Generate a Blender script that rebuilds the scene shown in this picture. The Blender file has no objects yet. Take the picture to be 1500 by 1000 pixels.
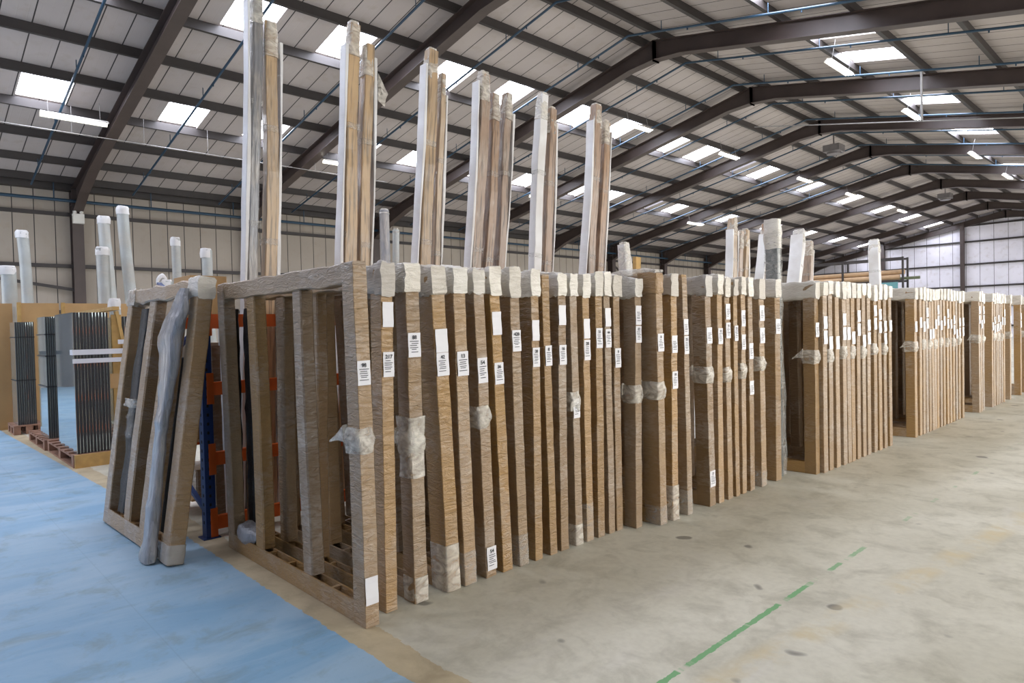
import bpy, math, random
from mathutils import Vector, Matrix, noise
random.seed(7)
C = bpy.context.scene.collection
S = bpy.context.scene
S.view_settings.view_transform = 'Standard'; S.view_settings.look = 'None'
S.view_settings.gamma = 1.0; S.view_settings.use_curve_mapping = False
S.view_settings.exposure = 0.85

# ---------------------------------------------------------------- camera
f = 973.55
fw = Vector((-0.727633, 0.685655, -0.020656)); rt = Vector((0.685966, 0.727286, -0.022498)); up = Vector((0.000403, 0.030540, 0.999534))
cam = bpy.data.cameras.new('camera'); cam.sensor_width = 36; cam.lens = f*36/1500; cam.clip_end = 300
co = bpy.data.objects.new('camera', cam); C.objects.link(co)
m = Matrix((rt, up, -fw)).transposed().to_4x4(); m.translation = Vector((0, 0, 1.7)); co.matrix_world = m
S.camera = co

# ---------------------------------------------------------------- node materials
def lin(c):
    def g(v):
        v /= 255.0
        return v/12.92 if v <= .04045 else ((v+.055)/1.055)**2.4
    return (g(c[0]), g(c[1]), g(c[2]), 1)
class NT:
    def __init__(s, name):
        s.m = bpy.data.materials.new(name); s.m.use_nodes = True
        s.t = s.m.node_tree; s.t.nodes.clear()
        s.out = s.n('ShaderNodeOutputMaterial')
    def n(s, k, **kw):
        nd = s.t.nodes.new(k)
        for a, b in kw.items(): setattr(nd, a, b)
        return nd
    def l(s, a, b): s.t.links.new(a, b)
    def val(s, sock, v):
        if isinstance(v, bpy.types.NodeSocket): s.l(v, sock)
        else: sock.default_value = v
    def math(s, op, a, b=0.0, c=None, clamp=False):
        nd = s.n('ShaderNodeMath', operation=op); nd.use_clamp = clamp
        s.val(nd.inputs[0], a); s.val(nd.inputs[1], b)
        if c is not None: s.val(nd.inputs[2], c)
        return nd.outputs[0]
    def mix(s, fac, a, b, mode='MIX'):
        nd = s.n('ShaderNodeMix', data_type='RGBA', blend_type=mode)
        s.val(nd.inputs[0], fac); s.val(nd.inputs[6], a); s.val(nd.inputs[7], b)
        return nd.outputs[2]
    def coord(s, which='Object', scale=(1, 1, 1)):
        tc = s.n('ShaderNodeTexCoord'); mp = s.n('ShaderNodeMapping')
        mp.inputs['Scale'].default_value = scale; s.l(tc.outputs[which], mp.inputs[0]); return mp.outputs[0]
    def noise(s, vec, scale, detail=4, rough=.5, dist=0):
        nd = s.n('ShaderNodeTexNoise'); s.l(vec, nd.inputs['Vector']); nd.inputs['Scale'].default_value = scale
        nd.inputs['Detail'].default_value = detail; nd.inputs['Roughness'].default_value = rough; nd.inputs['Distortion'].default_value = dist
        return nd.outputs[0]
    def ramp(s, v, a, b):
        nd = s.n('ShaderNodeMapRange'); nd.clamp = True; s.val(nd.inputs[0], v)
        nd.inputs[1].default_value = a; nd.inputs[2].default_value = b; return nd.outputs[0]
    def bump(s, h, strength=.3, dist=.01):
        nd = s.n('ShaderNodeBump'); s.l(h, nd.inputs['Height']); nd.inputs['Strength'].default_value = strength
        nd.inputs['Distance'].default_value = dist; return nd.outputs[0]
    def pr(s, col, rough=.6, **kw):
        p = s.n('ShaderNodeBsdfPrincipled'); s.val(p.inputs['Base Color'], col); s.val(p.inputs['Roughness'], rough)
        for k, v in kw.items(): s.val(p.inputs[k.replace('_', ' ')], v)
        s.l(p.outputs[0], s.out.inputs[0]); return p

def plain(name, col, rough=.6, var=.12, scale=6, metal=0.0, bump=0.0):
    t = NT(name); v = t.coord(); nz = t.noise(v, scale, 5)
    c = lin(col); d = tuple(x*(1-var*2) for x in c[:3])+(1,)
    p = t.pr(t.mix(t.ramp(nz, .3, .7), d, c), rough, Metallic=metal)
    if bump: t.l(t.bump(nz, bump, .01), p.inputs['Normal'])
    return t.m

def film_card(name, col, haze=.25, var=.35, rough=.45, coat=.6, bs=.35, sc=(1, 1, 3.4), streak=0.0):
    """cardboard or foam under wrinkled clear stretch film"""
    t = NT(name); v = t.coord(); oi = t.n('ShaderNodeObjectInfo')
    ad = t.n('ShaderNodeVectorMath', operation='ADD'); t.l(v, ad.inputs[0])
    cb = t.n('ShaderNodeCombineXYZ'); r10 = t.math('MULTIPLY', oi.outputs['Random'], 37)
    for i in range(3): t.l(r10, cb.inputs[i])
    t.l(cb.outputs[0], ad.inputs[1]); v = ad.outputs[0]
    mp = t.n('ShaderNodeMapping'); mp.inputs['Scale'].default_value = sc; mp.inputs['Rotation'].default_value = (.25, .2, 0); t.l(v, mp.inputs[0])
    wr = t.noise(mp.outputs[0], 11, 4, .6, 1.2)
    big = t.noise(v, 2.2, 3)
    base = lin(col); hs = t.n('ShaderNodeHueSaturation'); hs.inputs['Color'].default_value = base
    t.l(t.math('ADD', t.math('MULTIPLY', oi.outputs['Random'], var), 1-var/2), hs.inputs['Value'])
    t.l(t.math('ADD', t.math('MULTIPLY', t.math('FRACT', r10), .3), .8), hs.inputs['Saturation'])
    c = t.mix(t.ramp(big, .35, .7), hs.outputs[0], t.mix(1.0, hs.outputs[0], (.80, .77, .74, 1), 'MULTIPLY'))
    if streak:
        m3 = t.n('ShaderNodeMapping'); m3.inputs['Scale'].default_value = (1, 1, .05); t.l(v, m3.inputs[0])
        sn = t.noise(m3.outputs[0], 34, 3, .6); c = t.mix(t.math('MULTIPLY', t.ramp(sn, .50, .62), streak), c, (.05, .045, .04, 1))
    hz = t.math('MULTIPLY', t.ramp(t.math('MULTIPLY', wr, t.ramp(big, .3, .6)), .3, .62), haze)
    c = t.mix(hz, c, (.60, .53, .45, 1))
    p = t.pr(c, rough, Coat_Weight=coat, Coat_Roughness=.07)
    bm = t.bump(wr, bs, .018); t.l(bm, p.inputs['Normal']); t.l(bm, p.inputs['Coat Normal'])
    return t.m

def clear_film(name, col=(216, 214, 208), lo=.10, hi=.45, scale=7):
    t = NT(name); v = t.coord(); w = t.noise(t.coord(scale=(1, 1, 1.8)), scale, 3, .5, 2.5); w2 = t.noise(v, scale*4, 3, .55, 1.5)
    tr = t.n('ShaderNodeBsdfTransparent')
    p = t.pr(lin(col), .2, Specular_IOR_Level=.7)
    t.l(t.bump(w2, .45, .02), p.inputs['Normal'])
    mx = t.n('ShaderNodeMixShader'); r = t.ramp(w, .3, .75)
    fac = t.math('ADD', t.math('MULTIPLY', r, hi-lo), lo)
    t.l(fac, mx.inputs[0]); t.l(tr.outputs[0], mx.inputs[1]); t.l(p.outputs[0], mx.inputs[2]); t.l(mx.outputs[0], t.out.inputs[0])
    return t.m

def emit(name, col, st):
    t = NT(name); e = t.n('ShaderNodeEmission'); e.inputs[0].default_value = lin(col); e.inputs[1].default_value = st
    t.l(e.outputs[0], t.out.inputs[0]); return t.m

def sheeting(name, col, axis, step, off=0.0, seam=.028):
    t = NT(name); v = t.coord(); sp = t.n('ShaderNodeSeparateXYZ'); t.l(v, sp.inputs[0])
    s = t.math('FRACT', t.math('ADD', t.math('DIVIDE', sp.outputs[axis], step), 40+off))
    line = t.math('LESS_THAN', s, seam/step)
    r1 = t.math('MULTIPLY', t.math('ABSOLUTE', t.math('SUBTRACT', t.math('FRACT', t.math('MULTIPLY', s, 3)), .5)), 2)
    nz = t.noise(v, .5, 4); n2 = t.noise(v, 3, 4)
    c = lin(col); dk = tuple(x*.72 for x in c[:3])+(1,)
    cc = t.mix(t.math('MULTIPLY', t.ramp(nz, .35, .75), .5), c, dk)
    cc = t.mix(t.math('MULTIPLY', t.ramp(n2, .55, .8), .3), cc, lin((150, 132, 105)))
    cc = t.mix(line, cc, lin((46, 42, 42)))
    p = t.pr(cc, .65); t.l(t.bump(t.ramp(r1, .0, .15), .15, .01), p.inputs['Normal'])
    return t.m

def floor_mat():
    t = NT('painted_concrete'); v = t.coord(); sp = t.n('ShaderNodeSeparateXYZ'); t.l(v, sp.inputs[0])
    X, Y = sp.outputs[0], sp.outputs[1]
    n1 = t.noise(v, .55, 6, .6, .6); n2 = t.noise(v, 3.2, 6, .65, .4); n3 = t.noise(v, 18, 4, .6); n4 = t.noise(t.coord(scale=(1, .35, 1)), 1.6, 5, .6, 1.2)
    con = t.mix(t.ramp(n1, .35, .7), lin((212, 209, 194)), lin((188, 184, 166)))
    con = t.mix(t.math('MULTIPLY', t.ramp(n2, .48, .7), .5), con, lin((142, 138, 120)))
    con = t.mix(t.math('MULTIPLY', t.ramp(n4, .58, .8), .5), con, lin((214, 210, 204)))
    con = t.mix(t.math('MULTIPLY', t.ramp(n3, .4, .8), .18), con, lin((120, 112, 98)))
    spots = t.noise(v, 4.3, 1, .3); con = t.mix(t.math('MULTIPLY', t.ramp(spots, .74, .78), .7), con, lin((84, 80, 76)))
    # worn yellow band on the aisle
    bx = t.math('ABSOLUTE', t.math('SUBTRACT', X, t.math('MINIMUM', t.math('SUBTRACT', t.math('MULTIPLY', Y, .12), 1.95), -1.12))); band = t.math('MULTIPLY', t.math('SUBTRACT', 1, t.ramp(bx, .04, .12)), t.ramp(n2, .42, .62))
    con = t.mix(t.math('MULTIPLY', band, .75), con, lin((205, 190, 152)))
    # green line
    gx = t.math('LESS_THAN', t.math('ABSOLUTE', t.math('ADD', t.math('ADD', X, 1.81), t.math('MULTIPLY', t.math('SUBTRACT', n3, .5), .03))), .017)
    nl = t.noise(t.coord(scale=(.2, 1, 1)), 2.6, 4, .7)
    far = t.ramp(Y, 4.2, 5.6)
    gl = t.math('MULTIPLY', gx, t.ramp(t.math('SUBTRACT', nl, t.math('MULTIPLY', far, .14)), .40, .46))
    gl = t.math('MULTIPLY', gl, t.math('SUBTRACT', 1, t.math('MULTIPLY', far, .45)))
    con = t.mix(gl, con, lin((116, 168, 116)))
    # joint
    jt = t.math('LESS_THAN', t.math('ABSOLUTE', t.math('ADD', X, 2.62)), .006)
    con = t.mix(t.math('MULTIPLY', jt, .0), con, lin((110, 105, 95)))
    sand = t.mix(t.ramp(n2, .3, .7), lin((196, 178, 142)), lin((160, 143, 112)))
    blu = t.mix(t.ramp(n1, .3, .7), lin((140, 176, 202)), lin((118, 158, 190)))
    blu = t.mix(t.math('MULTIPLY', t.ramp(n4, .42, .62), .6), blu, lin((166, 190, 208)))
    blu = t.mix(t.math('MULTIPLY', t.ramp(n2, .52, .72), .55), blu, lin((120, 134, 132)))
    blu = t.mix(t.math('MULTIPLY', t.ramp(n3, .6, .8), .25), blu, lin((80, 110, 135)))
    j2 = t.math('LESS_THAN', t.math('ABSOLUTE', t.math('SUBTRACT', t.math('ADD', Y, t.math('MULTIPLY', X, .0)), 1.08)), .004)
    blu = t.mix(t.math('MULTIPLY', j2, .12), blu, lin((90, 110, 125)))
    edge = t.math('ADD', Y, t.math('MULTIPLY', t.math('SUBTRACT', n3, .5), .05))
    edge = t.math('ADD', edge, t.math('MULTIPLY', t.ramp(X, -7.0, -15.0), .28))
    isb = t.math('LESS_THAN', edge, 1.80)
    iss = t.math('MULTIPLY', t.math('LESS_THAN', t.math('ADD', edge, t.math('MULTIPLY', t.math('SUBTRACT', n2, .5), .12)), 2.0), .8)
    c = t.mix(isb, t.mix(iss, con, sand), blu)
    p = t.pr(c, t.math('ADD', t.math('MULTIPLY', n2, .25), .38), Specular_IOR_Level=.4)
    t.l(t.bump(n3, .06, .01), p.inputs['Normal'])
    return t.m

M = dict(
    floor=floor_mat(),
    card=film_card('cardboard_in_clear_film', (164, 131, 86), .32, .30, bs=.9),
    card2=film_card('duller_cardboard_in_clear_film', (150, 121, 84), .42, .25, bs=.8),
    cardp=film_card('plain_cardboard', (196, 170, 134), .12, .2, .7, .1, .12),
    tall=film_card('cardboard_strips_in_film', (192, 164, 128), .25, .18, .5, .5, .3, (2, 2, .4), .55),
    tall2=film_card('brown_strips_in_film', (172, 142, 116), .35, .18, .5, .5, .3, (2, 2, .4), .6),
    foam=film_card('cream_foam_in_film', (230, 224, 212), .25, .2, .5, .6, .8),
    greyfoam=film_card('grey_foam_in_film', (186, 178, 166), .2, .2, .5, .5, .4),
    white=film_card('white_foam_sheet', (236, 236, 236), .05, .08, .5, .3, .2),
    bubble=film_card('bubble_wrap_over_tube', (186, 192, 190), .3, .15, .35, .7, .5),
    greywrap=film_card('grey_profile_in_film', (146, 148, 154), .5, .2, .3, .9, .7, (3, 3, .3), .35),
    black=film_card('black_film', (12, 12, 14), .0, .2, .6, .12, .5),
    film=clear_film('loose_clear_film'),
    filmw=clear_film('white_clear_film', (232, 226, 214), .25, .85, 6),
    paper=plain('white_paper', (232, 230, 232), .6, .03, 3),
    ink=plain('black_ink', (50, 50, 56), .6, .05),
    steel=plain('brown_painted_steel', (74, 62, 58), .45, .12, 2),
    steeld=plain('dark_painted_steel', (58, 53, 52), .5, .12, 2),
    galv=plain('galvanised_steel', (150, 146, 146), .35, .1, 4, .6),
    pipe=plain('blue_painted_pipe', (38, 68, 90), .4, .08, 3),
    conduit=plain('grey_conduit', (150, 148, 146), .4, .05, 3),
    roof=sheeting('roof_liner_sheet', (184, 175, 172), 1, .61, .66),
    wall=sheeting('wall_liner_sheet', (172, 162, 150), 1, .6, .68),
    gable=sheeting('gable_liner_sheet', (232, 230, 240), 0, .95, 0),  # base made paler and bluer to stand in for daylight on the far gable
    block=plain('grey_blockwork', (128, 122, 112), .8, .1, 3),
    sky=emit('daylight_through_rooflight', (236, 240, 255), 12.0),
    tube=emit('fluorescent_tube', (255, 250, 236), 14.0),
    lampbody=plain('white_lamp_body', (225, 222, 215), .4, .03),
    blue=plain('blue_rack_paint', (24, 58, 118), .4, .1, 6),
    orange=plain('orange_rack_paint', (228, 104, 34), .4, .1, 6),
    board=plain('tan_board', (196, 158, 108), .75, .07, 3),
    pine=plain('pine_timber', (206, 166, 100), .65, .14, 9),
    pallet=plain('weathered_pallet_wood', (160, 120, 98), .8, .18, 9),
    edge=plain('black_spacer_edge', (50, 50, 52), .6, .02, 4),
    glassedge=plain('pale_glass_edge', (66, 70, 70), .4, .02, 4),
    strap=plain('white_strap', (226, 226, 230), .5, .03),
    bstrap=plain('black_strap', (30, 30, 34), .5, .03),
    teal=plain('teal_sheet', (104, 158, 164), .5, .05),
    tan=plain('cardboard_tube', (190, 158, 122), .7, .08),
    rope=plain('hole_black', (12, 12, 14), .6, .03),
)
t = NT('reflective_glass'); p_ = t.pr(lin((196, 208, 208)), .04, Metallic=.7); M['glass'] = t.m
t = NT('dark_film_sheet'); v = t.coord(); w = t.noise(v, 20, 4, .6, 2)
p_ = t.pr(t.mix(w, lin((60, 68, 70)), lin((120, 126, 124))), .2, Coat_Weight=.8); t.l(t.bump(w, .5, .02), p_.inputs['Normal']); M['darkfilm'] = t.m

# ---------------------------------------------------------------- mesh helpers
class MB:
    def __init__(s): s.v = []; s.f = []
    def box(s, x0, x1, y0, y1, z0, z1, rot=None, piv=None):
        b = len(s.v)
        P = [(x0, y0, z0), (x1, y0, z0), (x1, y1, z0), (x0, y1, z0), (x0, y0, z1), (x1, y0, z1), (x1, y1, z1), (x0, y1, z1)]
        if rot is not None: P = [tuple(rot @ (Vector(q)-piv)+piv) for q in P]
        s.v += P; s.f += [tuple(b+i for i in q) for q in [(0, 3, 2, 1), (4, 5, 6, 7), (0, 1, 5, 4), (1, 2, 6, 5), (2, 3, 7, 6), (3, 0, 4, 7)]]
        return s
    def quad(s, a, b_, c, d):
        b = len(s.v); s.v += [a, b_, c, d]; s.f.append((b, b+1, b+2, b+3)); return s
    def bar(s, a, b_, w, h, upv=(0, 0, 1)):
        """rectangular bar from a to b, width w (sideways) and h (along upv)"""
        a, b_ = Vector(a), Vector(b_); d = (b_-a).normalized(); u = Vector(upv); sd = d.cross(u).normalized(); u = sd.cross(d)
        k = len(s.v)
        for q in (a, b_):
            for i, j in ((-1, -1), (1, -1), (1, 1), (-1, 1)): s.v.append(tuple(q+sd*i*w/2+u*j*h/2))
        s.f += [tuple(k+i for i in q) for q in [(0, 1, 2, 3), (7, 6, 5, 4), (0, 4, 5, 1), (1, 5, 6, 2), (2, 6, 7, 3), (3, 7, 4, 0)]]
        return s
    def tube(s, a, b_, r, n=10, r2=None):
        a, b_ = Vector(a), Vector(b_); d = (b_-a).normalized(); o = Vector((0, 0, 1)) if abs(d.z) < .9 else Vector((1, 0, 0))
        e1 = d.cross(o).normalized(); e2 = d.cross(e1); k = len(s.v); r2 = r if r2 is None else r2
        for q, rr in ((a, r), (b_, r2)):
            for i in range(n):
                an = 2*math.pi*i/n; s.v.append(tuple(q+e1*rr*math.cos(an)+e2*rr*math.sin(an)))
        for i in range(n): j = (i+1) % n; s.f.append((k+i, k+j, k+n+j, k+n+i))
        s.f.append(tuple(k+i for i in reversed(range(n)))); s.f.append(tuple(k+n+i for i in range(n)))
        return s
    def sweep(s, rings, e1, e2, cham=.2, jit=.0, seed=0, fr=9.0, n4=1):
        """rings: list of (centre, w, d); rounded-rectangle section spanned by e1 (w) and e2 (d); jit = crumple amplitude"""
        e1, e2 = Vector(e1), Vector(e2); k = len(s.v)
        prof = []
        c = 1-cham
        cor = [(-1, -1), (1, -1), (1, 1), (-1, 1)]
        for q in range(4):
            a = cor[q]; b = cor[(q+1) % 4]
            # chamfer points then n4-1 points along the side
            p0 = (a[0]*c if a[0]*b[0] < 0 else a[0], a[1]*c if a[1]*b[1] < 0 else a[1])
            p1 = (b[0]*c if a[0]*b[0] < 0 else b[0], b[1]*c if a[1]*b[1] < 0 else b[1])
            for i in range(n4+1):
                tt = i/n4; prof.append((p0[0]+(p1[0]-p0[0])*tt, p0[1]+(p1[1]-p0[1])*tt))
        n = len(prof)
        for ctr, w, d in rings:
            ctr = Vector(ctr)
            # keep the chamfer the same real size on both sides
            for u, v_ in prof:
                uu = u; vv = v_
                if w > d and abs(abs(u)-c) < 1e-6: uu = math.copysign(1-cham*d/w, u)
                if d > w and abs(abs(v_)-c) < 1e-6: vv = math.copysign(1-cham*w/d, v_)
                q = ctr+e1*uu*w/2+e2*vv*d/2
                if jit:
                    nv = noise.noise_vector(q*fr+Vector((seed*3.7, seed*1.3, seed*7.1)))
                    q = q+nv*jit
                s.v.append(tuple(q))
        for r in range(len(rings)-1):
            for i in range(n):
                j = (i+1) % n; a = k+r*n
                s.f.append((a+i, a+j, a+n+j, a+n+i))
        s.f.append(tuple(k+i for i in reversed(range(n)))); L = k+(len(rings)-1)*n; s.f.append(tuple(L+i for i in range(n)))
        return s
    def obj(s, name, mat, parent=None, smooth=False, loc=None):
        me = bpy.data.meshes.new(name); me.from_pydata(s.v, [], s.f); me.validate(); me.update()
        me.materials.append(M[mat] if isinstance(mat, str) else mat)
        if smooth:
            for p in me.polygons: p.use_smooth = True
            me.set_sharp_from_angle(angle=math.radians(50))
        o = bpy.data.objects.new(name, me); C.objects.link(o)
        if parent: o.parent = parent
        if loc is not None: o.location = loc
        import bmesh
        bm = bmesh.new(); bm.from_mesh(me); bmesh.ops.recalc_face_normals(bm, faces=bm.faces); bm.to_mesh(me); bm.free()
        return o
def lerp(a, b, t): return a+(b-a)*t
def tag(o, label, cat, group=None, kind=None):
    o['label'] = label; o['category'] = cat
    if group: o['group'] = group
    if kind: o['kind'] = kind
    return o
def thing(name, label, cat, loc=(0, 0, 0), rot=(0, 0, 0), group=None):
    o = bpy.data.objects.new(name, None); C.objects.link(o); o.empty_display_size = .2
    o.location = loc; o.rotation_euler = rot; return tag(o, label, cat, group)
def struct(o): o['kind'] = 'structure'; return o
def vrings(x, y, z0, z1, w, d, n, wob=0.0, seed=0):
    R = []
    for i in range(n+1):
        t = i/n; z = lerp(z0, z1, t)
        dx = wob*math.sin(t*2.7+seed)*.5; dy = wob*math.sin(t*3.4+seed*2.3)
        R.append(((x+dx, y+dy, z), w, d))
    return R

# ---------------------------------------------------------------- building shell
XL, XR, ZE, ZR, Y1, BAY = -27.39, -11.5, 6.88, 10.15, 5.0, 6.0
XRW = XR+(XR-XL)
YG = Y1+10*BAY; YB = -7.0
K = (ZR-ZE)/(XR-XL)
def rz(x): return ZE+(x-XL)*K if x <= XR else ZR-(x-XR)*K
struct(MB().quad((-30, YB, 0), (9, YB, 0), (9, YG+1, 0), (-30, YG+1, 0)).obj('floor', 'floor'))
wl = MB().box(XL-.35, XL-.25, YB, YG, 0, ZE+.5); struct(wl.obj('wall_left', 'wall'))
wf = MB()
b = [(XL-.3, YG+.25, 0), (XRW, YG+.25, 0), (XRW, YG+.25, ZE+.2), (XR, YG+.25, ZR+.25), (XL-.3, YG+.25, ZE+.2)]
wf.v = b+[(x, y+.1, z) for x, y, z in b]; wf.f = [(4, 3, 2, 1, 0), (5, 6, 7, 8, 9)]+[(i, (i+1) % 5, 5+(i+1) % 5, 5+i) for i in range(5)]
struct(wf.obj('wall_far', 'gable'))
wb = MB(); wb.box(XL-.3, -25, YB-.15, YB, 0, ZR); wb.box(-25, -18, YB-.15, YB, 4.6, ZR); wb.box(-18, 9, YB-.15, YB, 0, ZR); struct(wb.obj('wall_back', 'gable'))  # unseen wall shaped for light: blocks rear fill, added opening brightens the left

struct(MB().box(XRW+.3, XRW+.4, YB, 1.8, 0, ZE+.5).obj('wall_right', 'wall'))  # unseen wall added to keep side daylight off the frame fronts
PX = [-26.95, -25.5, -23.8, -22.1, -20.35, -18.6, -16.85, -15.1, -13.35, -11.85]
PXR = [-11.15, -9.4, -7.65, -5.9, -4.15, -2.4, -.65, 1.1, 2.8, 4.2]
ROWS = [(-22.1, -20.35), (-16.85, -15.1), (-7.65, -5.9)]
PH = .23
# rooflights: two per bay in three rows; roof sheet is laid as bands with openings
wn = 0
def roofsheet():
    mb = MB()
    edges = [XL-.4]+PX[1:-1]+[XR]+PXR[1:-1]+[XRW+.3]
    for i in range(len(edges)-1):
        a, b_ = edges[i], edges[i+1]
        za, zb = rz(a)+PH, rz(b_)+PH
        cuts = []
        if any(abs(a-r[0]) < .01 for r in ROWS):
            for k in range(-2, 10):
                for f0 in (.2, .62): cuts.append((Y1+(k+f0)*BAY, Y1+(k+f0+.19)*BAY))
        y = YB
        for c0, c1 in cuts+[(YG+.3, None)]:
            if c0 > y:
                for h in (0, .06):
                    mb.quad((a, y, za+h), (b_, y, zb+h), (b_, c0, zb+h), (a, c0, za+h))
            if c1: y = c1
        for c0, c1 in cuts:
            # corrugated rooflight pane a little above the liner, with upstands
            global wn
            wn += 1; p = MB(); n = 24
            for q in range(n):
                y0 = lerp(c0, c1, q/n); y1_ = lerp(c0, c1, (q+1)/n)
                h0 = .10+.03*math.cos(q/n*2*math.pi*6); h1 = .10+.03*math.cos((q+1)/n*2*math.pi*6)
                p.quad((a, y0, za+h0), (b_, y0, zb+h0), (b_, y1_, zb+h1), (a, y1_, za+h1))
            struct(p.obj('window_%d' % wn, 'sky'))
            for yy in (c0, c1): mb.quad((a, yy, za), (b_, yy, zb), (b_, yy, zb+.14), (a, yy, za+.14))
    struct(mb.obj('ceiling', 'roof'))
roofsheet()

def purlin(x, name='roof_purlin'):
    z = rz(x); mb = MB(); mb.box(x-.03, x+.03, YB, YG, z, z+PH); mb.box(x-.05, x+.05, YB, YG, z-.008, z+.012)
    struct(mb.obj(name, 'steeld'))
for x in PX+PXR: purlin(x)
# eave beam
struct(MB().box(XL-.22, XL+.12, YB, YG, ZE-.08, ZE+.18).obj('eave_beam', 'steeld'))

def frame_at(y, k):
    """portal rafters with haunches (I section) and the column"""
    for sgn, xe in ((-1, XL), (1, XRW)):
        mb = MB(); D = .46; W = .30
        stations = [(xe, .95), (xe-sgn*1.4, .62), (xe-sgn*2.8, D), (XR+sgn*.9, D), (XR, D+.12)]
        for i in range(len(stations)-1):
            (xa, da), (xb, db) = stations[i], stations[i+1]
            za, zb = rz(xa), rz(xb)
            def slab(o0, o1, w):
                b0 = len(mb.v)
                for (x, z, d) in ((xa, za, da), (xb, zb, db)):
                    for yy in (y-w/2, y+w/2):
                        mb.v += [(x, yy, z-o0(d)), (x, yy, z-o1(d))]
                a = b0
                mb.f += [(a, a+2, a+6, a+4), (a+1, a+5, a+7, a+3), (a, a+4, a+5, a+1), (a+2, a+3, a+7, a+6), (a, a+1, a+3, a+2), (a+4, a+6, a+7, a+5)]
            slab(lambda d: .0, lambda d: .02, W); slab(lambda d: .02, lambda d: d-.02, .014); slab(lambda d: d-.02, lambda d: d, W)
        mb.box(XR-.02, XR+.02, y-W/2, y+W/2, ZR-D-.16, ZR-.02)
        struct(mb.obj('roof_beam', 'steel'))
for k in range(-1, 11):
    y = Y1+k*BAY; frame_at(y, k)
    c = MB(); c.box(XL-.2, XL-.18, y-.17, y+.17, 0, ZE-.05); c.box(XL+.18, XL+.2, y-.17, y+.17, 0, ZE-.05); c.box(XL-.18, XL+.18, y-.008, y+.008, 0, ZE-.05)
    for zz in (6.0, ZE-.6): c.box(XL-.18, XL+.18, y-.17, y+.17, zz, zz+.02)
    struct(c.obj('wall_column', 'steel'))
for z in (1.2, 2.6, 4.2, 6.0):
    struct(MB().box(XL-.24, XL-.10, YB, YG, z-.06, z+.06).obj('wall_rail', 'steeld'))
for k in (-1, 5):
    y = Y1+k*BAY; g = MB(); g.bar((XL-.05, y, 5.8 if k == 5 else 4.3), (XL-.05, y+BAY, 3.0 if k == 5 else 3.35), .08, .1)
    struct(g.obj('wall_brace', 'steeld'))
for z in (1.0, 2.6, 4.24, 6.06, 7.92, 9.25):
    xh = 0 if z < ZE else (z-ZE)/K+.1
    struct(MB().box(XL+xh, XRW-xh, YG+.12, YG+.24, z-.07, z+.07).obj('gable_rail', 'steeld'))
for x in (-20.45, -14.43, -8.5, -2.5):
    struct(MB().box(x-.14, x+.14, YG-.2, YG+.12, 0, rz(x)-.05).obj('gable_column', 'steel'))

# ---------------------------------------------------------------- services
mb = MB(); mb.tube((XL+.35, YB, 6.4), (XL+.35, YG, 6.4), .055, 8)
for k in range(-3, 18):
    mb.tube((XL+.35, 1.3+3*k, 6.4), (XL+.35, 1.3+3*k, 7.0), .02, 6)
tag(mb.obj('water_pipe', 'pipe'), 'long blue sprinkler main running along the side wall under the eaves', 'pipe')
for i in range(14):
    y = .65+3.0*i; mb = MB(); o = .22
    mb.tube((XL+.6, y, rz(XL+.6)-o), (XR, y, ZR-o), .032, 8); mb.tube((XR, y, ZR-o), (XRW-.5, y, rz(XRW-.5)-o), .032, 8)
    for j in range(10):
        x = XL+2+3*j; mb.tube((x, y, rz(x)-o), (x, y, rz(x)+.05), .012, 5); mb.tube((x+.8, y, rz(x+.8)-o-.08), (x+.8, y, rz(x+.8)-o), .018, 6)
    ordn = ['first', 'second', 'third', 'fourth', 'fifth', 'sixth', 'seventh', 'eighth', 'ninth', 'tenth', 'eleventh', 'twelfth', 'thirteenth', 'fourteenth'][i]
    tag(mb.obj('sprinkler_pipe', 'pipe'), 'thin blue sprinkler pipe across the roof, %s along the hall from the near end' % ordn, 'pipe', 'sprinkler pipes under the roof')
mb = MB(); z = rz(-21.6)-.75
mb.tube((-21.6, YB, z), (-21.6, 14, z), .013, 6)
for k in range(-4, 8): mb.tube((-21.6, .3+1.8*k, z), (-21.6, .3+1.8*k, rz(-21.6)), .005, 4)
tag(mb.obj('cable_conduit', 'conduit'), 'thin grey cable conduit hung on wires under the left roof slope', 'conduit')
mb = MB(); xx, yy = -6.0, 22.55
mb.tube((xx, yy, rz(xx)), (xx, yy, rz(xx)-1.45), .035, 8); mb.tube((XR+.3, yy, rz(XR+.3)-1.5), (2.5, yy, rz(2.5)-1.42), .018, 6)
tag(mb.obj('drop_pipe', 'conduit'), 'white drop pipe hanging from the right roof slope with a crossing conduit', 'pipe')
def lamp(x, y, where):
    z = rz(x)-.62
    t = thing('fluorescent_light', where, 'light', (x, y, z), (0, math.atan(K) if x > XR else -math.atan(K), 0), 'fluorescent lights under the roof')
    h = MB(); b0 = [(-.05, .10), (.05, .10), (.13, .0), (.11, .0), (.04, .07), (-.04, .07), (-.11, 0), (-.13, 0)]
    for yy in (-.78, .78): h.v += [(a, yy, b_) for a, b_ in b0]
    h.f = [(i, (i+1) % 8, 8+(i+1) % 8, 8+i) for i in range(8)]+[tuple(range(7, -1, -1)), tuple(range(8, 16))]
    h.obj('reflector', 'lampbody', t)
    for s in (-.045, .045): MB().tube((s, -.75, .035), (s, .75, .035), .028, 10).obj('tube', 'tube', t)
    for s in (-.6, .6): MB().tube((0, s, .1), (0, s, .62), .006, 5).obj('hanger', 'conduit', t)
nth = ['nearest', 'second', 'third', 'fourth', 'fifth', 'sixth']
for i, y in enumerate((3.9, 11.95, 22.0, 35.0, 44.0)): lamp(-21.1, y, 'fluorescent strip light under the left slope near the side wall, %s of its line' % nth[i])
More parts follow.
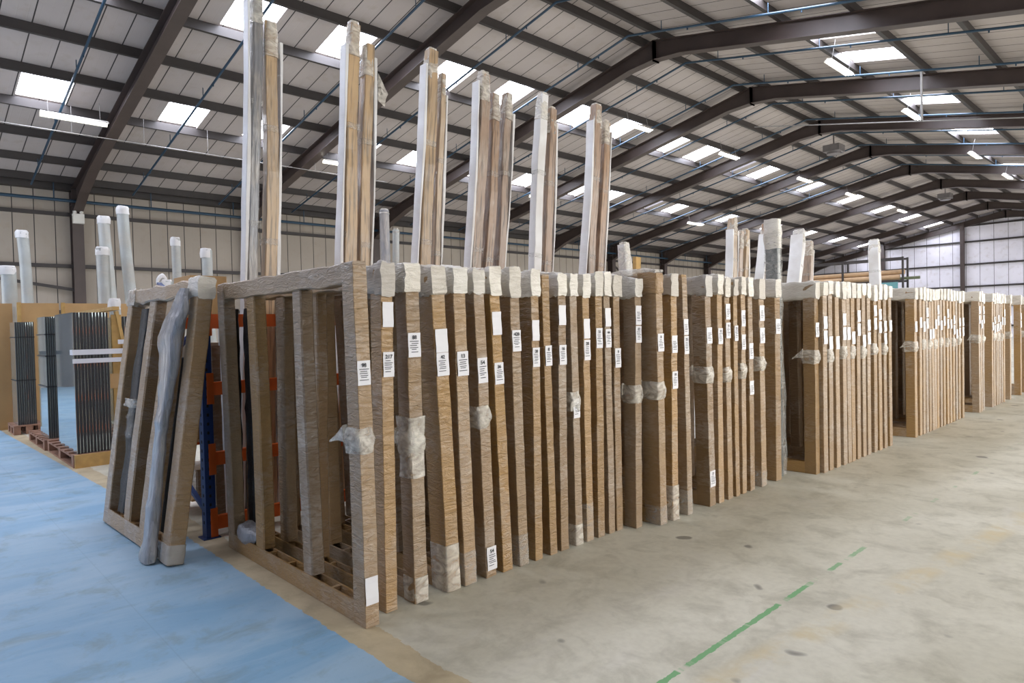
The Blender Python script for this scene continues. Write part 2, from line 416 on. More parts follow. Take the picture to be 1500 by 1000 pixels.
for i, y in enumerate((20.3, 26.9, 34.6, 41.0, 50.0)): lamp(-14.5, y, 'fluorescent strip light under the left slope by the ridge, %s of its line' % nth[i])
for i, y in enumerate((19.4, 25.8, 34.4, 40.9, 49.0)): lamp(-7.15, y, 'fluorescent strip light under the right roof slope, %s of its line' % nth[i])
for i, (x, y) in enumerate(((-11.9, 31.5), (-11.9, 49.5))):
    h = MB(); h.box(x-.35, x+.35, y-.35, y+.35, rz(x)-.75, rz(x)-.45); h.tube((x, y, rz(x)-.85), (x, y, rz(x)-.7), .3, 14); h.tube((x, y, rz(x)-.5), (x, y, rz(x)+.05), .03, 6)
    tag(h.obj('ridge_heater', 'galv'), ('nearer' if i == 0 else 'farther')+' grey box heater hung just below the roof ridge', 'heater')
eb = MB(); eb.box(XL+.2, XL+.36, 4.83, 5.17, 5.65, 5.98); eb.tube((XL+.28, 4.9, 5.98), (XL+.28, 4.9, 6.08), .06, 8); eb.tube((XL+.28, 5.1, 5.98), (XL+.28, 5.1, 6.08), .06, 8)
tag(eb.obj('junction_box', 'lampbody'), 'white junction box fixed high on the nearest wall column', 'box')
mb = MB(); mb.box(XL-.25, XL-.2, YB, YG, 0, .9)

# ---------------------------------------------------------------- wrapped frames
# right-hand face plane X, back edge Y at the foot, thickness, lean of the top (m at 1.84 m), label heights
FR = [
[-3.331, 2.033, 0.09, -0.02, [(1.39, 1.53), (0.13, 0.29)]],
[-3.423, 2.216, 0.082, 0.027, [(1.72, 1.87), (1.42, 1.57)]],
[-3.408, 2.44, 0.1, -0.016, [(1.53, 1.68)]],
[-3.4, 2.693, 0.104, -0.067, [(1.55, 1.7), (1.4, 1.548)]],
[-3.4, 2.834, 0.1, -0.04, [(1.39, 1.55)]],
[-3.4, 3.015, 0.092, -0.062, [(1.33, 1.5), (0.05, 0.21)]],
[-3.4, 3.161, 0.09, -0.06, [(1.65, 1.81), (1.31, 1.46)]],
[-3.4, 3.323, 0.09, -0.039, [(1.53, 1.68)]],
[-3.4, 3.468, 0.078, 0.01, [(1.6, 1.75), (1.41, 1.55)]],
[-3.4, 3.622, 0.075, -0.02, [(1.41, 1.56)]],
[-3.4, 3.76, 0.085, 0.01, [(1.71, 1.86), (1.41, 1.56)]],
[-3.4, 3.92, 0.08, -0.02, [(0.99, 1.14)]],
[-3.4, 4.05, 0.08, -0.001, [(1.6, 1.755), (1.43, 1.59)]],
[-3.4, 4.195, 0.085, 0.01, [(1.52, 1.68)]],
[-3.4, 4.32, 0.078, -0.005, [(1.69, 1.84), (1.52, 1.67)]],
[-3.4, 4.431, 0.083, 0.011, [(1.35, 1.51)]],
[-3.324, 4.6, 0.085, 0.03, [(1.7, 1.86), (1.55, 1.69)]],
[-3.22, 4.807, 0.095, -0.009, [(1.47, 1.62)]],
[-3.22, 4.991, 0.09, 0.016, [(1.45, 1.6), (1.14, 1.29)]],
[-3.22, 5.212, 0.078, -0.032, [(1.6, 1.74), (1.43, 1.59)]],
[-3.22, 5.606, 0.1, -0.025, [(1.51, 1.66), (0.18, 0.33)]],
[-3.22, 5.765, 0.09, 0.016, [(1.5, 1.65)]],
[-3.22, 5.935, 0.09, -0.01, [(1.73, 1.88), (1.55, 1.7)]],
[-3.22, 6.076, 0.075, -0.003, [(1.52, 1.67)]],
[-3.22, 6.222, 0.085, 0.002, [(1.66, 1.82), (1.43, 1.58)]],
[-3.22, 6.379, 0.09, 0.0, [(1.33, 1.49), (0.97, 1.11)]],
[-3.22, 6.642, 0.11, -0.011, [(1.71, 1.87), (1.48, 1.64)]],
[-3.22, 6.98, 0.12, 0.02, [(1.57, 1.73)]],
[-3.04, 7.539, 0.10, 0.021, [(1.52, 1.68)]]]
rest = [(-3.0, 7.683), (-3.0, 7.838), (-3.0, 8.039), (-3.0, 8.248), (-3.0, 8.509), (-3.0, 8.689), (-3.0, 8.875), (-3.0, 9.043), (-3.0, 9.266), (-3.0, 9.444), (-3.0, 9.845), (-2.95, 10.764), (-2.95, 10.991), (-2.95, 11.294), (-2.95, 11.609), (-2.95, 11.864), (-2.95, 12.206), (-2.95, 12.402), (-2.95, 12.768), (-2.95, 13.109), (-2.95, 13.329), (-2.9, 14.228), (-2.9, 14.534), (-2.9, 15.237), (-2.9, 15.58), (-2.9, 15.877), (-2.9, 16.245), (-2.9, 16.824), (-2.9, 17.873), (-2.9, 18.555), (-2.9, 19.2)]
full = []
for i, (x, y) in enumerate(rest):
    if i and rest[i-1][1]+.24 < y < rest[i-1][1]+.5:
        full.append((x, (y+rest[i-1][1])/2))
    full.append((x, y))
prev = 7.539
for x, y in full:
    z = random.uniform(1.35, 1.62); labs = [(z, z+.15)]
    if random.random() < .4: labs.append((z+.17, z+.31))
    FR.append([x, y, min(.11, y-prev-.02), random.uniform(-.012, .012), labs]); prev = y

ORD = 'first second third fourth fifth sixth seventh eighth ninth tenth eleventh twelfth thirteenth fourteenth fifteenth sixteenth seventeenth eighteenth nineteenth twentieth'.split()
for a_ in ('twenty', 'thirty'):
    ORD += [a_+'-'+o for o in ORD[:9]]+(['thirtieth'] if a_ == 'twenty' else [])
HEAD = ['98', '217', '88', '42', '13', '54', '36', '42B', '28', '8', '16', '', '28', '31', '44', '9', '22', '8', '19', '35', '27', '12', '16', '33']
# cap styles: c cream foam, g grey foam, n bare cardboard, k brown paper, d dark film then grey
CAPS = 'ngcccccccnccccccckgndccgccgcc'
WPOST = [.13, .12, .12, .17, .16, .15, .15, .16, .15, .15, .15, .15, .15, .14, .14, .14, .12, .16, .14, .14, .14, .14, .12, .12, .12, .12, .14, .15, .13]
KNOT = {0: 1.07, 2: 1.0, 5: 1.1, 11: 1.12, 16: 1.12, 17: 1.14, 20: 1.22, 22: 1.2, 24: 1.22, 26: 1.27, 28: 1.3}
clusters = []  # (start index, phrase)
def describe(i):
    if i < 28: seg, n = 'from the blue floor', i
    else:
        ys = [r[1]-r[2] for r in FR]; starts = [28]
        for j in range(29, len(FR)):
            if ys[j]-FR[j-1][1] > .3: starts.append(j)
        k = max(q for q in range(len(starts)) if starts[q] <= i); n = i-starts[k]
        seg = 'past the %s open gap in the row' % ORD[k]
    bits = []
    if i == 0: return 'film-wrapped cardboard frame at the near corner of the row, big white label at its foot'
    if i == 20: return 'wrapped frame with dark film and grey corner, one label near its foot'
    if i < 28:
        cp = CAPS[i]; bits.append({'c': 'cream foam corner', 'g': 'grey foam corner', 'n': 'bare cardboard corner', 'k': 'torn brown paper corner', 'd': 'dark film and grey corner'}[cp])
        if i in (5, 20): bits.append('label near the floor')
        return 'wrapped frame with %s, %s %s' % (bits[0]+(' and '+bits[1] if len(bits) > 1 else ''), ORD[n], seg)
    return 'wrapped cardboard frame standing %s %s' % (ORD[n], seg)

def label_part(parent, y0, y1, z0, z1, head, off=.006, front=False, xs=None):
    """white paper on the +X face, with its printing as sub-parts"""
    t_ = off
    pb = MB()
    n = 4
    for q in range(n):
        za, zb = lerp(z0, z1, q/n), lerp(z0, z1, (q+1)/n); a = t_+.002*math.sin(q*1.7); b_ = t_+.002*math.sin((q+1)*1.7)
        pb.quad((a, y0, za), (a, y1, za), (b_, y1, zb), (b_, y0, zb))
    lab = pb.obj('label', 'paper', parent); lab['label'] = 'white paper address label'
    if head is None: return
    k = MB(); h = z1-z0; w = y1-y0; rr = random.Random(int(z0*1000+y0*77))
    for j, fz in enumerate((.64, .55, .47, .38, .31, .2)):
        a = y0+w*(.1+rr.random()*.15); b_ = y1-w*(.1+rr.random()*.3)
        x = t_+.0035; zz = z0+h*fz
        k.quad((x, a, zz), (x, b_, zz), (x, b_, zz+h*.028), (x, a, zz+h*.028))
    k.obj('printing', 'ink', lab)
    if head:
        cu = bpy.data.curves.new('number', 'FONT'); cu.body = head; cu.size = h*.22; cu.extrude = .0004; cu.align_x = 'CENTER'; cu.offset = .0006
        tmp = bpy.data.objects.new('tmp', cu); C.objects.link(tmp); dg = bpy.context.evaluated_depsgraph_get(); dg.update()
        me = bpy.data.meshes.new_from_object(tmp.evaluated_get(dg)); sz = cu.size; bpy.data.objects.remove(tmp); bpy.data.curves.remove(cu)
        me.materials.clear(); me.materials.append(M['ink'])
        o = bpy.data.objects.new('number', me); C.objects.link(o); o.parent = lab
        o.location = (t_+.0035, (y0+y1)/2, z0+h*.74); o.rotation_euler = (math.pi/2, 0, math.pi/2)
        o.scale = (min(1.0, w*.8/(len(head)*sz*.6)), 1, 1)

def make_frame(name, label, xr, yb, d, lean, labs, i, width, height, wp, cap, knot, mull, detail, group, gap=False):
    th = -math.atan(lean/1.84); y0 = yb-d
    dz = max(0, d*math.sin(-th))
    T = thing('frame_package', label, 'wrapped frame', (xr, y0, dz+.002), (th, 0, 0), group)
    seg = 20 if detail else 8; j = .0035 if detail else .002
    cm = 'card' if i % 5 or i == 0 else 'card2'; L = -width
    ey, ex, ez = (0, 1, 0), (1, 0, 0), (0, 0, 1)
    p = MB(); p.sweep(vrings(-wp/2, d/2, 0, height-.02, wp, d, seg, .004, i), ex, ey, .07, j, i); p.obj('post', cm, T)
    p = MB(); p.sweep(vrings(L+.065, d/2, 0, height-.02, .13, d, 6, .004, i+.5), ex, ey, .14, j, i+50); p.obj('post', cm, T)
    for q, (a, w) in enumerate(mull):
        p = MB(); p.sweep(vrings(a+w/2, d/2+.012, .125, height-.12, w, d, 6, .006, i+q), ex, ey, .2, j*1.5, i+90+q); p.obj('mullion', 'card2' if q else cm, T)
    # bottom rail: an open-topped channel, top rail: solid
    p = MB(); x0, x1 = L+.125, -wp+.01; hb = .125
    p.box(x0, x1, .004, .016, .0, hb); p.box(x0, x1, d-.016, d-.004, .0, hb); p.box(x0, x1, .016, d-.016, .0, .07)
    nb = max(2, int(width/.3))
    for q in range(1, nb): xx = lerp(x0, x1, q/nb); p.box(xx-.012, xx+.012, .016, d-.016, .07, hb-.006)
    p.obj('bottom_rail', cm, T)
    nr = 16 if detail else 6
    tm = {'n': cm, 'k': 'card2'}.get(cap, cm)
    R = [((lerp(L, -.004, q/nr), d/2, height-.062+.004*math.sin(q*1.3+i)), .125+.008*math.sin(q*2.1+i), d*.96) for q in range(nr+1)]
    p = MB(); p.sweep(R, ez, ey, .16, j, i+7); p.obj('top_rail', tm, T)
    if cap in 'cgd':
        rr = random.Random(i*13+5); cl = rr.uniform(.30, .42) if not gap else 1.5; hh = rr.uniform(.16, .20); dd = d+.014
        nn = 22 if detail else 7
        if gap: nn = 26
        Rr = []
        for q in range(nn+1):
            t_ = q/nn; xx = lerp(-cl, .014, t_)
            g = 1+.10*math.sin(t_*7+i)-.12*(t_ < .05)
            Rr.append(((xx, d/2, height+.012-hh/2+rr.uniform(-.006, .006)), hh*g, dd*(1 if t_ > .05 else .9)))
        p = MB(); p.sweep(Rr, ez, ey, .10, .012 if detail else .009, i*3, 22, 5)
        p.obj('foam_wrap', 'foam' if cap == 'c' else 'greyfoam', T, True)
        if cap == 'd':
            Rr = [((lerp(-.62, -.24, q/8), d/2, height-.06), .15, dd+.006) for q in range(9)]
            p = MB(); p.sweep(Rr, ez, ey, .2, .01, i, 20, 2); p.obj('dark_film', 'darkfilm', T, True)
    if cap == 'k':
        Rr = [((-wp/2-.01, d/2-.002, lerp(height-.16, height+.015, q/6)), wp+.05-.02*abs(q-3)/3, d+.02) for q in range(7)]
        p = MB(); p.sweep(Rr, ex, ey, .25, .014, i, 16, 3); o = p.obj('paper_wrap', 'card2', T, True); o['label'] = 'torn brown paper corner'
        Rr = [((lerp(-.5, .0, q/8), d/2, height+.03), .05*math.sin(math.pi*(q+.6)/9.2)+.01, d*1.2) for q in range(9)]
        p = MB(); p.sweep(Rr, ez, ey, .3, .012, i, 16, 2); p.obj('film_puff', 'filmw', T, True)
    if knot:
        # film gathered at mid height: a loose band round the post and a twisted tail
        z = knot-dz; nn = 7
        Rr = [((-wp/2-.003, d/2-.004, z+lerp(-.075, .075, q/nn)), wp+.016+.03*math.sin(math.pi*q/nn), d+.014+.022*math.sin(math.pi*q/nn)) for q in range(nn+1)]
        p = MB(); p.sweep(Rr, ex, ey, .25, .012, i+31, 18, 3); p.obj('film_band', 'filmw', T, True)
        sz = {0: .17, 20: .15, 28: .12, 16: .1, 17: .06, 26: .09, 2: .08}.get(i, .06)
        Rr = [((-wp-sz*q/6, -.01-.01*q/6, z+.04-.010*q), max(.012, .085*(1-q/6)**1.5+.014), max(.008, .03*(1-q/6)+.008)) for q in range(7)]
        p = MB(); p.sweep(Rr, ez, ey, .3, .006, i+3, 25, 2); p.obj('film_tail', 'filmw', T, True)
    if detail and i in (2, 3, 4, 11, 12, 17, 18, 19, 26) or i == 7:
        hh = [.3, .22, .16][i % 3]
        Rr = [((-wp/2, d/2, lerp(.002, hh, q/6)), wp+.012, d+.010) for q in range(7)]
        p = MB(); p.sweep(Rr, ex, ey, .2, .005, i+3, 18, 2); p.obj('film_foot', 'filmw' if i in (2, 3, 18, 11) else 'film', T, True)
    if i == 2:
        Rr = [((-wp/2, d/2, lerp(.78, 1.16, q/8)), wp+.014+.03*(q/8)**2, d+.012+.02*(q/8)**2) for q in range(9)]
        p = MB(); p.sweep(Rr, ex, ey, .22, .008, i+3, 14, 3); p.obj('film_sleeve', 'filmw', T, True)
    for q, (a, b_) in enumerate(labs):
        blank = (i in (1, 3, 6, 8, 10, 12, 14) and q == 0) or (i < 8 and q == 1 and a < .4 and i != 5)
        if i >= 1 and i in (3,) and q == 0: blank = True
        ww = d*.92
        head = None if blank else (HEAD[i] if i < len(HEAD) and q == len(labs)-1 or i in (0, 5) and q == 0 else ('' if detail else None))
        label_part(T, d/2-ww/2, d/2+ww/2, a-dz, b_-dz, head, .0075 if not (i in (2,) and q == 0) else .0085)
    if i == 0:
        # crumpled film lying on the bottom rail at the left
        Rr = [((L+.13+.42*q/10, d/2+.01, .17+.01*math.sin(q)), .11*math.sin(math.pi*(q+.8)/11.6)+.02, .12*math.sin(math.pi*(q+.8)/11.6)+.02) for q in range(11)]
        p = MB(); p.sweep(Rr, ez, ey, .3, .02, 5, 16, 3); p.obj('film_bunch', 'greywrap', T, True)
    return T

MU = [[(-1.56, .15), (-.80, .13)], [(-1.5, .14), (-.95, .1)], [(-1.25, .16)], [(-1.62, .12), (-.7, .12)], [(-1.1, .13)], [(-1.4, .16), (-.6, .1)]]
for i, (x, yb, d, lean, labs) in enumerate(FR):
    cap = CAPS[i] if i < len(CAPS) else 'c'
    wp = WPOST[i] if i < len(WPOST) else random.choice((.11, .12, .13, .14, .15))
    knot = KNOT.get(i) or (1.3+.01*(i % 3) if i > 28 and i % 2 == 0 else None)
    ht = 2.10 if i < 17 else 2.13
    if i in (16,): ht = 2.08
    if i == 0: mull = [(-1.565, .145), (-.80, .125)]
    else: mull = MU[i % 6]
    width = 2.09 if i == 0 else 2.0+.12*math.sin(i*2.3)
    make_frame('wrapped_frame', describe(i), x, yb, d, lean, labs, i, width, ht+random.uniform(-.012, .012), wp, cap, knot, mull, i < 29,
               'wrapped frames standing in the long row', i > 0 and yb-d-FR[i-1][1] > .3)

# ---- frame leaning on the rack at the left
T = thing('frame_package', 'wide wrapped cardboard frame leaning against the blue rack on the blue floor', 'wrapped frame', (-5.27, 1.45, .016), (-math.atan(.29/2.1), 0, .03))
d = .115; W = 1.75; H_ = 2.13
for a, w, nm in ((-.16, .16, 'post'), (-W, .15, 'post')):
    MB().sweep(vrings(a+w/2, d/2, 0, H_-.02, w, d, 18, .004, a), (1, 0, 0), (0, 1, 0), .14, .004, 3+a).obj(nm, 'card', T)
for a, w in ((-1.18, .17), (-.74, .17)):
    MB().sweep(vrings(a+w/2, d/2+.012, .125, H_-.12, w, d, 14, .008, a), (1, 0, 0), (0, 1, 0), .2, .005, 9+a).obj('mullion', 'card2', T)
p = MB(); p.box(-W+.14, -.15, .004, .016, 0, .13); p.box(-W+.14, -.15, d-.016, d-.004, 0, .13); p.box(-W+.14, -.15, .016, d-.016, 0, .06)
for q in (-1.3, -.95, -.5): p.box(q-.015, q+.015, .016, d-.016, .06, .125)
p.obj('bottom_rail', 'card', T)
MB().sweep([((lerp(-W, -.1, q/16), d/2, H_-.065+.008*math.sin(q*1.1)), .13+.012*math.sin(q*2), d) for q in range(17)], (0, 0, 1), (0, 1, 0), .2, .006, 4).obj('top_rail', 'card', T)
MB().sweep([((lerp(-.2, .012, q/5), d/2, H_-.06), .17, d+.02) for q in range(6)], (0, 0, 1), (0, 1, 0), .25, .012, 4, 16, 3).obj('film_cap', 'foam', T, True)
MB().sweep([((lerp(-W-.015, -W+.2, q/5), d/2, H_-.07), .17, d+.02) for q in range(6)], (0, 0, 1), (0, 1, 0), .25, .016, 14, 16, 3).obj('film_cap', 'filmw', T, True)
MB().sweep([((-.08, d/2, .002+.14*q/5), .18, d+.014) for q in range(6)], (1, 0, 0), (0, 1, 0), .25, .006, 4, 16, 3).obj('film_foot', 'greyfoam', T, True)
# grey profile bundle standing against its front
rows = [(0, .17, .085), (.05, .19, .09), (.13, .17, .08), (.3, .15, .07), (.55, .16, .065), (.8, .16, .06), (.97, .13, .06), (1.02, .16, .07), (1.15, .19, .06), (1.35, .26, .06), (1.52, .32, .07), (1.62, .36, .08), (1.68, .33, .09), (1.78, .36, .08), (1.86, .34, .06), (1.93, .26, .05), (2.0, .14, .05), (2.05, .10, .04)]
MBs = MB(); RR = []
for z, w, dd in rows:
    yy = 1.45+.28*z/2.1-.012-dd/2-.012; xx = -5.50-.02*math.sin(z*3)-(.08*z/1.2 if z < 1.2 else .08-.16*max(0, (z-1.7))/.35)
    RR.append(((xx, yy, z+.012), w, dd))
R2 = []
for a, b_ in zip(RR, RR[1:]):
    for q in range(3):
        t_ = q/3; R2.append((tuple(lerp(u, v, t_) for u, v in zip(a[0], b_[0])), lerp(a[1], b_[1], t_), lerp(a[2], b_[2], t_)))
R2.append(RR[-1])
o = MBs.sweep(R2, (1, 0, 0), (0, 1, 0), .5, .014, 2, 9, 4).obj('wrapped_profile', 'greywrap', None, True)
tag(o, 'grey profile bundle in crumpled clear film against the leaning frame on blue floor', 'profile')
# black profile in the left opening
T2 = thing('black_wrapped_profile', 'black film-wrapped profile inside the leftmost opening of the leaning frame', 'profile', (-6.68, 1.50, .14), (-math.atan(.29/2.1), .0, .035))
MB().sweep([((.02*math.sin(q*.6), 0, lerp(0, 1.82, q/14)), .20+.02*math.sin(q*.9), .06) for q in range(15)], (1, 0, 0), (0, 1, 0), .35, .012, 8, 9, 3).obj('profile_body', 'black', T2, True)
MB().sweep([((0, 0, lerp(.66, .98, q/9)), .17+.03*math.sin(q), .10+.02*math.sin(q*1.7)) for q in range(10)], (1, 0, 0), (0, 1, 0), .3, .02, 8, 14, 3).obj('film_band', 'film', T2, True)
MB().sweep([((0, 0, lerp(.93, 1.0, q/4)), .3+.04*math.sin(q*2), .13) for q in range(5)], (1, 0, 0), (0, 1, 0), .3, .014, 18, 16, 3).obj('film_gather', 'filmw', T2, True)
for k, (x, w, lab) in enumerate(((-6.08, .09, 'black film-wrapped profile showing between the two middle bars of the leaning frame'),)):
    o = MB().sweep([((x, 1.64+.28*z_/2.1, .01+z_), w, .05) for z_ in (0, .4, .8, 1.2, 1.5)], (1, 0, 0), (0, 1, 0), .3, .01, 3, 8, 2).obj('black_wrapped_profile', 'black', None, True)
    tag(o, lab, 'profile')
for x, w, yy, lab in ((-5.555, .10, 2.09, 'black film-wrapped profile just behind the left post of the corner frame'), (-5.24, .12, 2.094, 'shiny black film-wrapped profile in the left opening of the corner frame')):
    o = MB().sweep([((x+.008*math.sin(q*1.3), yy, lerp(.002, 1.9, q/24)), w, .055) for q in range(25)], (1, 0, 0), (0, 1, 0), .3, .012, 3+x, 22, 3).obj('black_wrapped_profile', 'black', None, True)
    tag(o, lab, 'profile')

# ---------------------------------------------------------------- blue and orange pallet rack
Tk = thing('pallet_rack', 'blue and orange pallet rack standing behind the wrapped frames', 'rack', (0, 0, 0))
for yy in (1.94, 4.86, 7.95):
    for xx in (-5.80, -7.02):
        p = MB(); p.box(xx-.045, xx+.045, yy-.05, yy-.044, 0, 1.98); p.box(xx-.05, xx-.044, yy-.05, yy+.03, 0, 1.98); p.box(xx+.044, xx+.05, yy-.05, yy+.03, 0, 1.98)
        u = p.obj('upright', 'blue', Tk)
        MB().box(xx-.07, xx+.07, yy-.08, yy+.06, 0, .008).obj('foot_plate', 'blue', u)
        h = MB()
        for q in range(24): h.box(xx-.012, xx+.012, yy-.0515, yy-.0498, .12+.075*q, .145+.075*q); h.box(xx+.0498, xx+.0515, yy-.02, yy-.003, .12+.075*q, .145+.075*q)
        h.obj('slot', 'rope', u)
    p = MB(); zz = .2
    s = 1
    while zz < 1.8:
        p.bar((-5.84, yy-.01, zz), (-6.98, yy-.01, zz+.4), .025, .04, (0, 1, 0)) if s else p.bar((-6.98, yy-.01, zz), (-5.84, yy-.01, zz+.4), .025, .04, (0, 1, 0)); zz += .4; s = 1-s
    p.obj('cross_brace', 'blue', Tk)
for xx in (-5.80, -7.02):
    for (ya, yb_) in ((1.97, 4.81), (4.89, 7.9)):
        for zz in (.06, .60, 1.19, 1.76):
            p = MB(); p.box(xx-.025, xx+.025, ya, yb_, zz, zz+.11); bm_ = p.obj('beam', 'orange', Tk)
            k = MB()
            k.box(xx-.03, xx+.056, ya-.045, ya+.012, max(.01, zz-.07), zz+.19)
            k.obj('bracket', 'orange', bm_)
for zz in (.17, .71, 1.30, 1.87):
    p = MB()
    p.box(-6.98, -6.45, 2.0, 4.78, zz, zz+.02); p.obj('shelf_board', 'board', Tk)
def carton(x0, x1, y0, y1, z0, z1, lab, mat='cardp', seed=0):
    o = MB().sweep([(((x0+x1)/2, (y0+y1)/2, lerp(z0, z1, q/4)), x1-x0, y1-y0) for q in range(5)], (1, 0, 0), (0, 1, 0), .06, .004, seed).obj('carton', mat)
    return tag(o, lab, 'box')
carton(-6.95, -6.46, 2.05, 2.38, 1.892, 2.25, 'small tan carton on top of the rack behind the leaning frame', 'board')
carton(-6.95, -6.48, 2.05, 2.5, 1.322, 1.62, 'tan carton on the upper rack shelf', 'cardp', 2)
carton(-6.95, -6.47, 2.05, 2.6, .732, 1.05, 'tan carton on the middle rack shelf', 'card2', 3)
carton(-6.95, -6.47, 2.05, 2.7, .192, .45, 'dull carton on the lowest rack shelf', 'card2', 4)
for k, (x, y, w, dd, h, mt, lab) in enumerate(((-5.93, 2.2, .10, .08, 1.72, 'cardp', 'slim cardboard package standing inside the rack beside the blue upright'), (-6.12, 2.12, .12, .08, 1.6, 'card2', 'dull cardboard package standing deeper inside the rack near the blue upright'), (-6.3, 2.28, .09, .09, 1.75, 'white', 'pale foam-wrapped package standing deep inside the rack'))):
    tag(MB().sweep(vrings(x, y, .002, h, w, dd, 10, .006, k), (1, 0, 0), (0, 1, 0), .15, .005, k).obj('tall_package', mt), lab, 'package')

# ---------------------------------------------------------------- tall packages standing behind the row
# name, material, Y at top, z top, Y low, z low, width, foam side (-1/1/0/2), X, X width
PK = [
 ('grey film-wrapped profile bundle, tallest of the pair nearest the leaning frame', 'greywrap', 2.635, 4.95, 2.52, 2.3, .10, -1, -6.2, .11),
 ('long cardboard package with white foam edge, beside the tall grey bundle', 'tall', 2.765, 4.67, 2.68, 2.3, .115, 1, -6.2, .11),
 ('tall cardboard package with film-topped end, left one of the second pair', 'tall', 3.665, 4.91, 3.51, 2.36, .13, -1, -6.2, .12),
 ('tall cardboard package with a loose film flap near its top', 'tall', 3.825, 4.74, 3.69, 2.37, .11, 1, -6.2, .12),
 ('tall cardboard package with white foam edges, third stand along', 'tall', 4.67, 4.9, 4.47, 2.42, .14, -1, -6.2, .13),
 ('slim cardboard package tucked against the third tall stand', 'tall', 4.82, 4.68, 4.65, 2.43, .07, 1, -6.2, .09),
 ('tallest cardboard package of the trio in the middle', 'tall2', 5.46, 4.83, 5.24, 2.44, .15, -1, -6.2, .13),
 ('centre cardboard package of the tall trio in the middle', 'tall2', 5.65, 4.63, 5.43, 2.45, .12, 0, -6.2, .12),
 ('rightmost cardboard package of the tall trio, white foam down its edge', 'tall2', 5.87, 4.68, 5.62, 2.45, .11, 1, -6.2, .12),
 ('tall white foam-wrapped package beside a shorter brown one', 'white', 6.50, 4.81, 6.28, 2.45, .14, 0, -6.2, .12),
 ('brown cardboard package leaning beside the tall white one', 'tall2', 6.665, 4.65, 6.485, 2.46, .13, 1, -6.2, .12),
 ('tall brown package, left of the last tall pair', 'tall2', 7.63, 4.9, 7.37, 2.45, .15, -1, -6.2, .14),
 ('tall brown package, right of the last tall pair, narrow foam edge', 'tall2', 7.83, 4.7, 7.60, 2.46, .13, 1, -6.2, .13),
 ('shorter white foam package in front of the last tall pair', 'white', 7.52, 2.83, 7.54, 2.3, .14, 0, -5.66, .14),
 ('wide tan package with foam edges, first of the distant group', 'tall', 12.15, 3.75, 12.03, 2.53, .14, 2, -6.5, .16),
 ('brown package in the distant group, squeezed between two tan ones', 'tall2', 12.42, 3.51, 12.33, 2.54, .12, 0, -6.5, .12),
 ('tan package in the distant group with white right edge', 'tall', 12.64, 3.56, 12.56, 2.55, .12, 1, -6.5, .12),
 ('brown package leaning sharply in the distant group', 'tall2', 13.6, 3.76, 13.25, 2.54, .12, -1, -6.5, .2),
 ('white foam package leaning sharply in the distant group', 'white', 15.2, 3.76, 14.85, 2.55, .12, -1, -6.5, .28),
 ('brown film-wrapped package standing right of the leaning white one', 'tall2', 15.67, 3.54, 15.5, 2.58, .14, 1, -6.5, .2),
 ('lone white package with brown top, farthest of the tall ones', 'white', 19.99, 3.9, 19.98, 2.59, .16, 0, -6.5, .27),
]
for k, (lab, mt, yt, zt, yl, zl, w, side, X, wx) in enumerate(PK):
    sl = (yt-yl)/(zt-zl); y0 = yl-sl*zl
    if k in (17, 18): sl = sl*.9; y0 = yl-sl*zl
    T = thing('tall_package', lab, 'package', (X, y0, .002), (-math.atan(sl), 0, 0), 'tall wrapped packages standing behind the row')
    L = zt/math.cos(math.atan(sl))-.01; n = 26
    off = w/2*abs(math.sin(math.atan(sl)))+.002
    R = [((.012*math.sin(q*.4+k), .010*math.sin(q*.33+k*2), lerp(off, L, q/n)), wx*(1 if q < n-1 else .9), w*(1 if q < n-1 else .88)*(1+.03*math.sin(q*.8+k))) for q in range(n+1)]
    MB().sweep(R, (1, 0, 0), (0, 1, 0), .3 if mt == 'greywrap' else .12, .008, k, 5, 2).obj('package_body', mt, T)
    R = [((0, 0, lerp(L-.34, L+.03, q/6)), (wx+.014)*(1-.28*(q/6)**2), (w+.014)*(1-.3*(q/6)**2)) for q in range(7)]
    MB().sweep(R, (1, 0, 0), (0, 1, 0), .3, .010, k+3, 14, 3).obj('film_cap', 'filmw', T, True)
    for s in ((-1, 1) if side == 2 else ((side,) if side else ())):
        R = [((.0+.01*math.sin(q*.5), s*(w/2+.020+.008*math.sin(q*.37+k)+.006), lerp(off+.02, L-.12-.06*(k % 3), q/20)), wx*1.0, .030+.012*math.sin(q*.6+k)) for q in range(21)]
        fo = MB().sweep(R, (1, 0, 0), (0, 1, 0), .3, .006, k+8, 4, 2).obj('foam_sheet', 'white', T)
        fo['label'] = 'white foam sheet along its edge'
    for zb in (.55, .78):
        R = [((0, 0, lerp(L*zb-.03, L*zb+.03, q/2)), wx+.02, w+.02) for q in range(3)]
        MB().sweep(R, (1, 0, 0), (0, 1, 0), .2, .002, k).obj('tape_band', 'film', T)
    if k == 3:
        p = MB(); a = Vector((.06, w/2, L-.28))
        g = [[(.06-.05*i/3+.01*math.sin(i*j), w/2+.05+.16*i/3*(1-.25*(j/3)), L-.30-.16*i/3*.8-.30*(1-i/3*.5)*j/3+.02*math.cos(i+j*2)) for j in range(4)] for i in range(4)]
        for i in range(3):
            for j in range(3): p.quad(g[i][j], g[i+1][j], g[i+1][j+1], g[i][j+1])
        p.obj('film_flap', 'filmw', T, True)
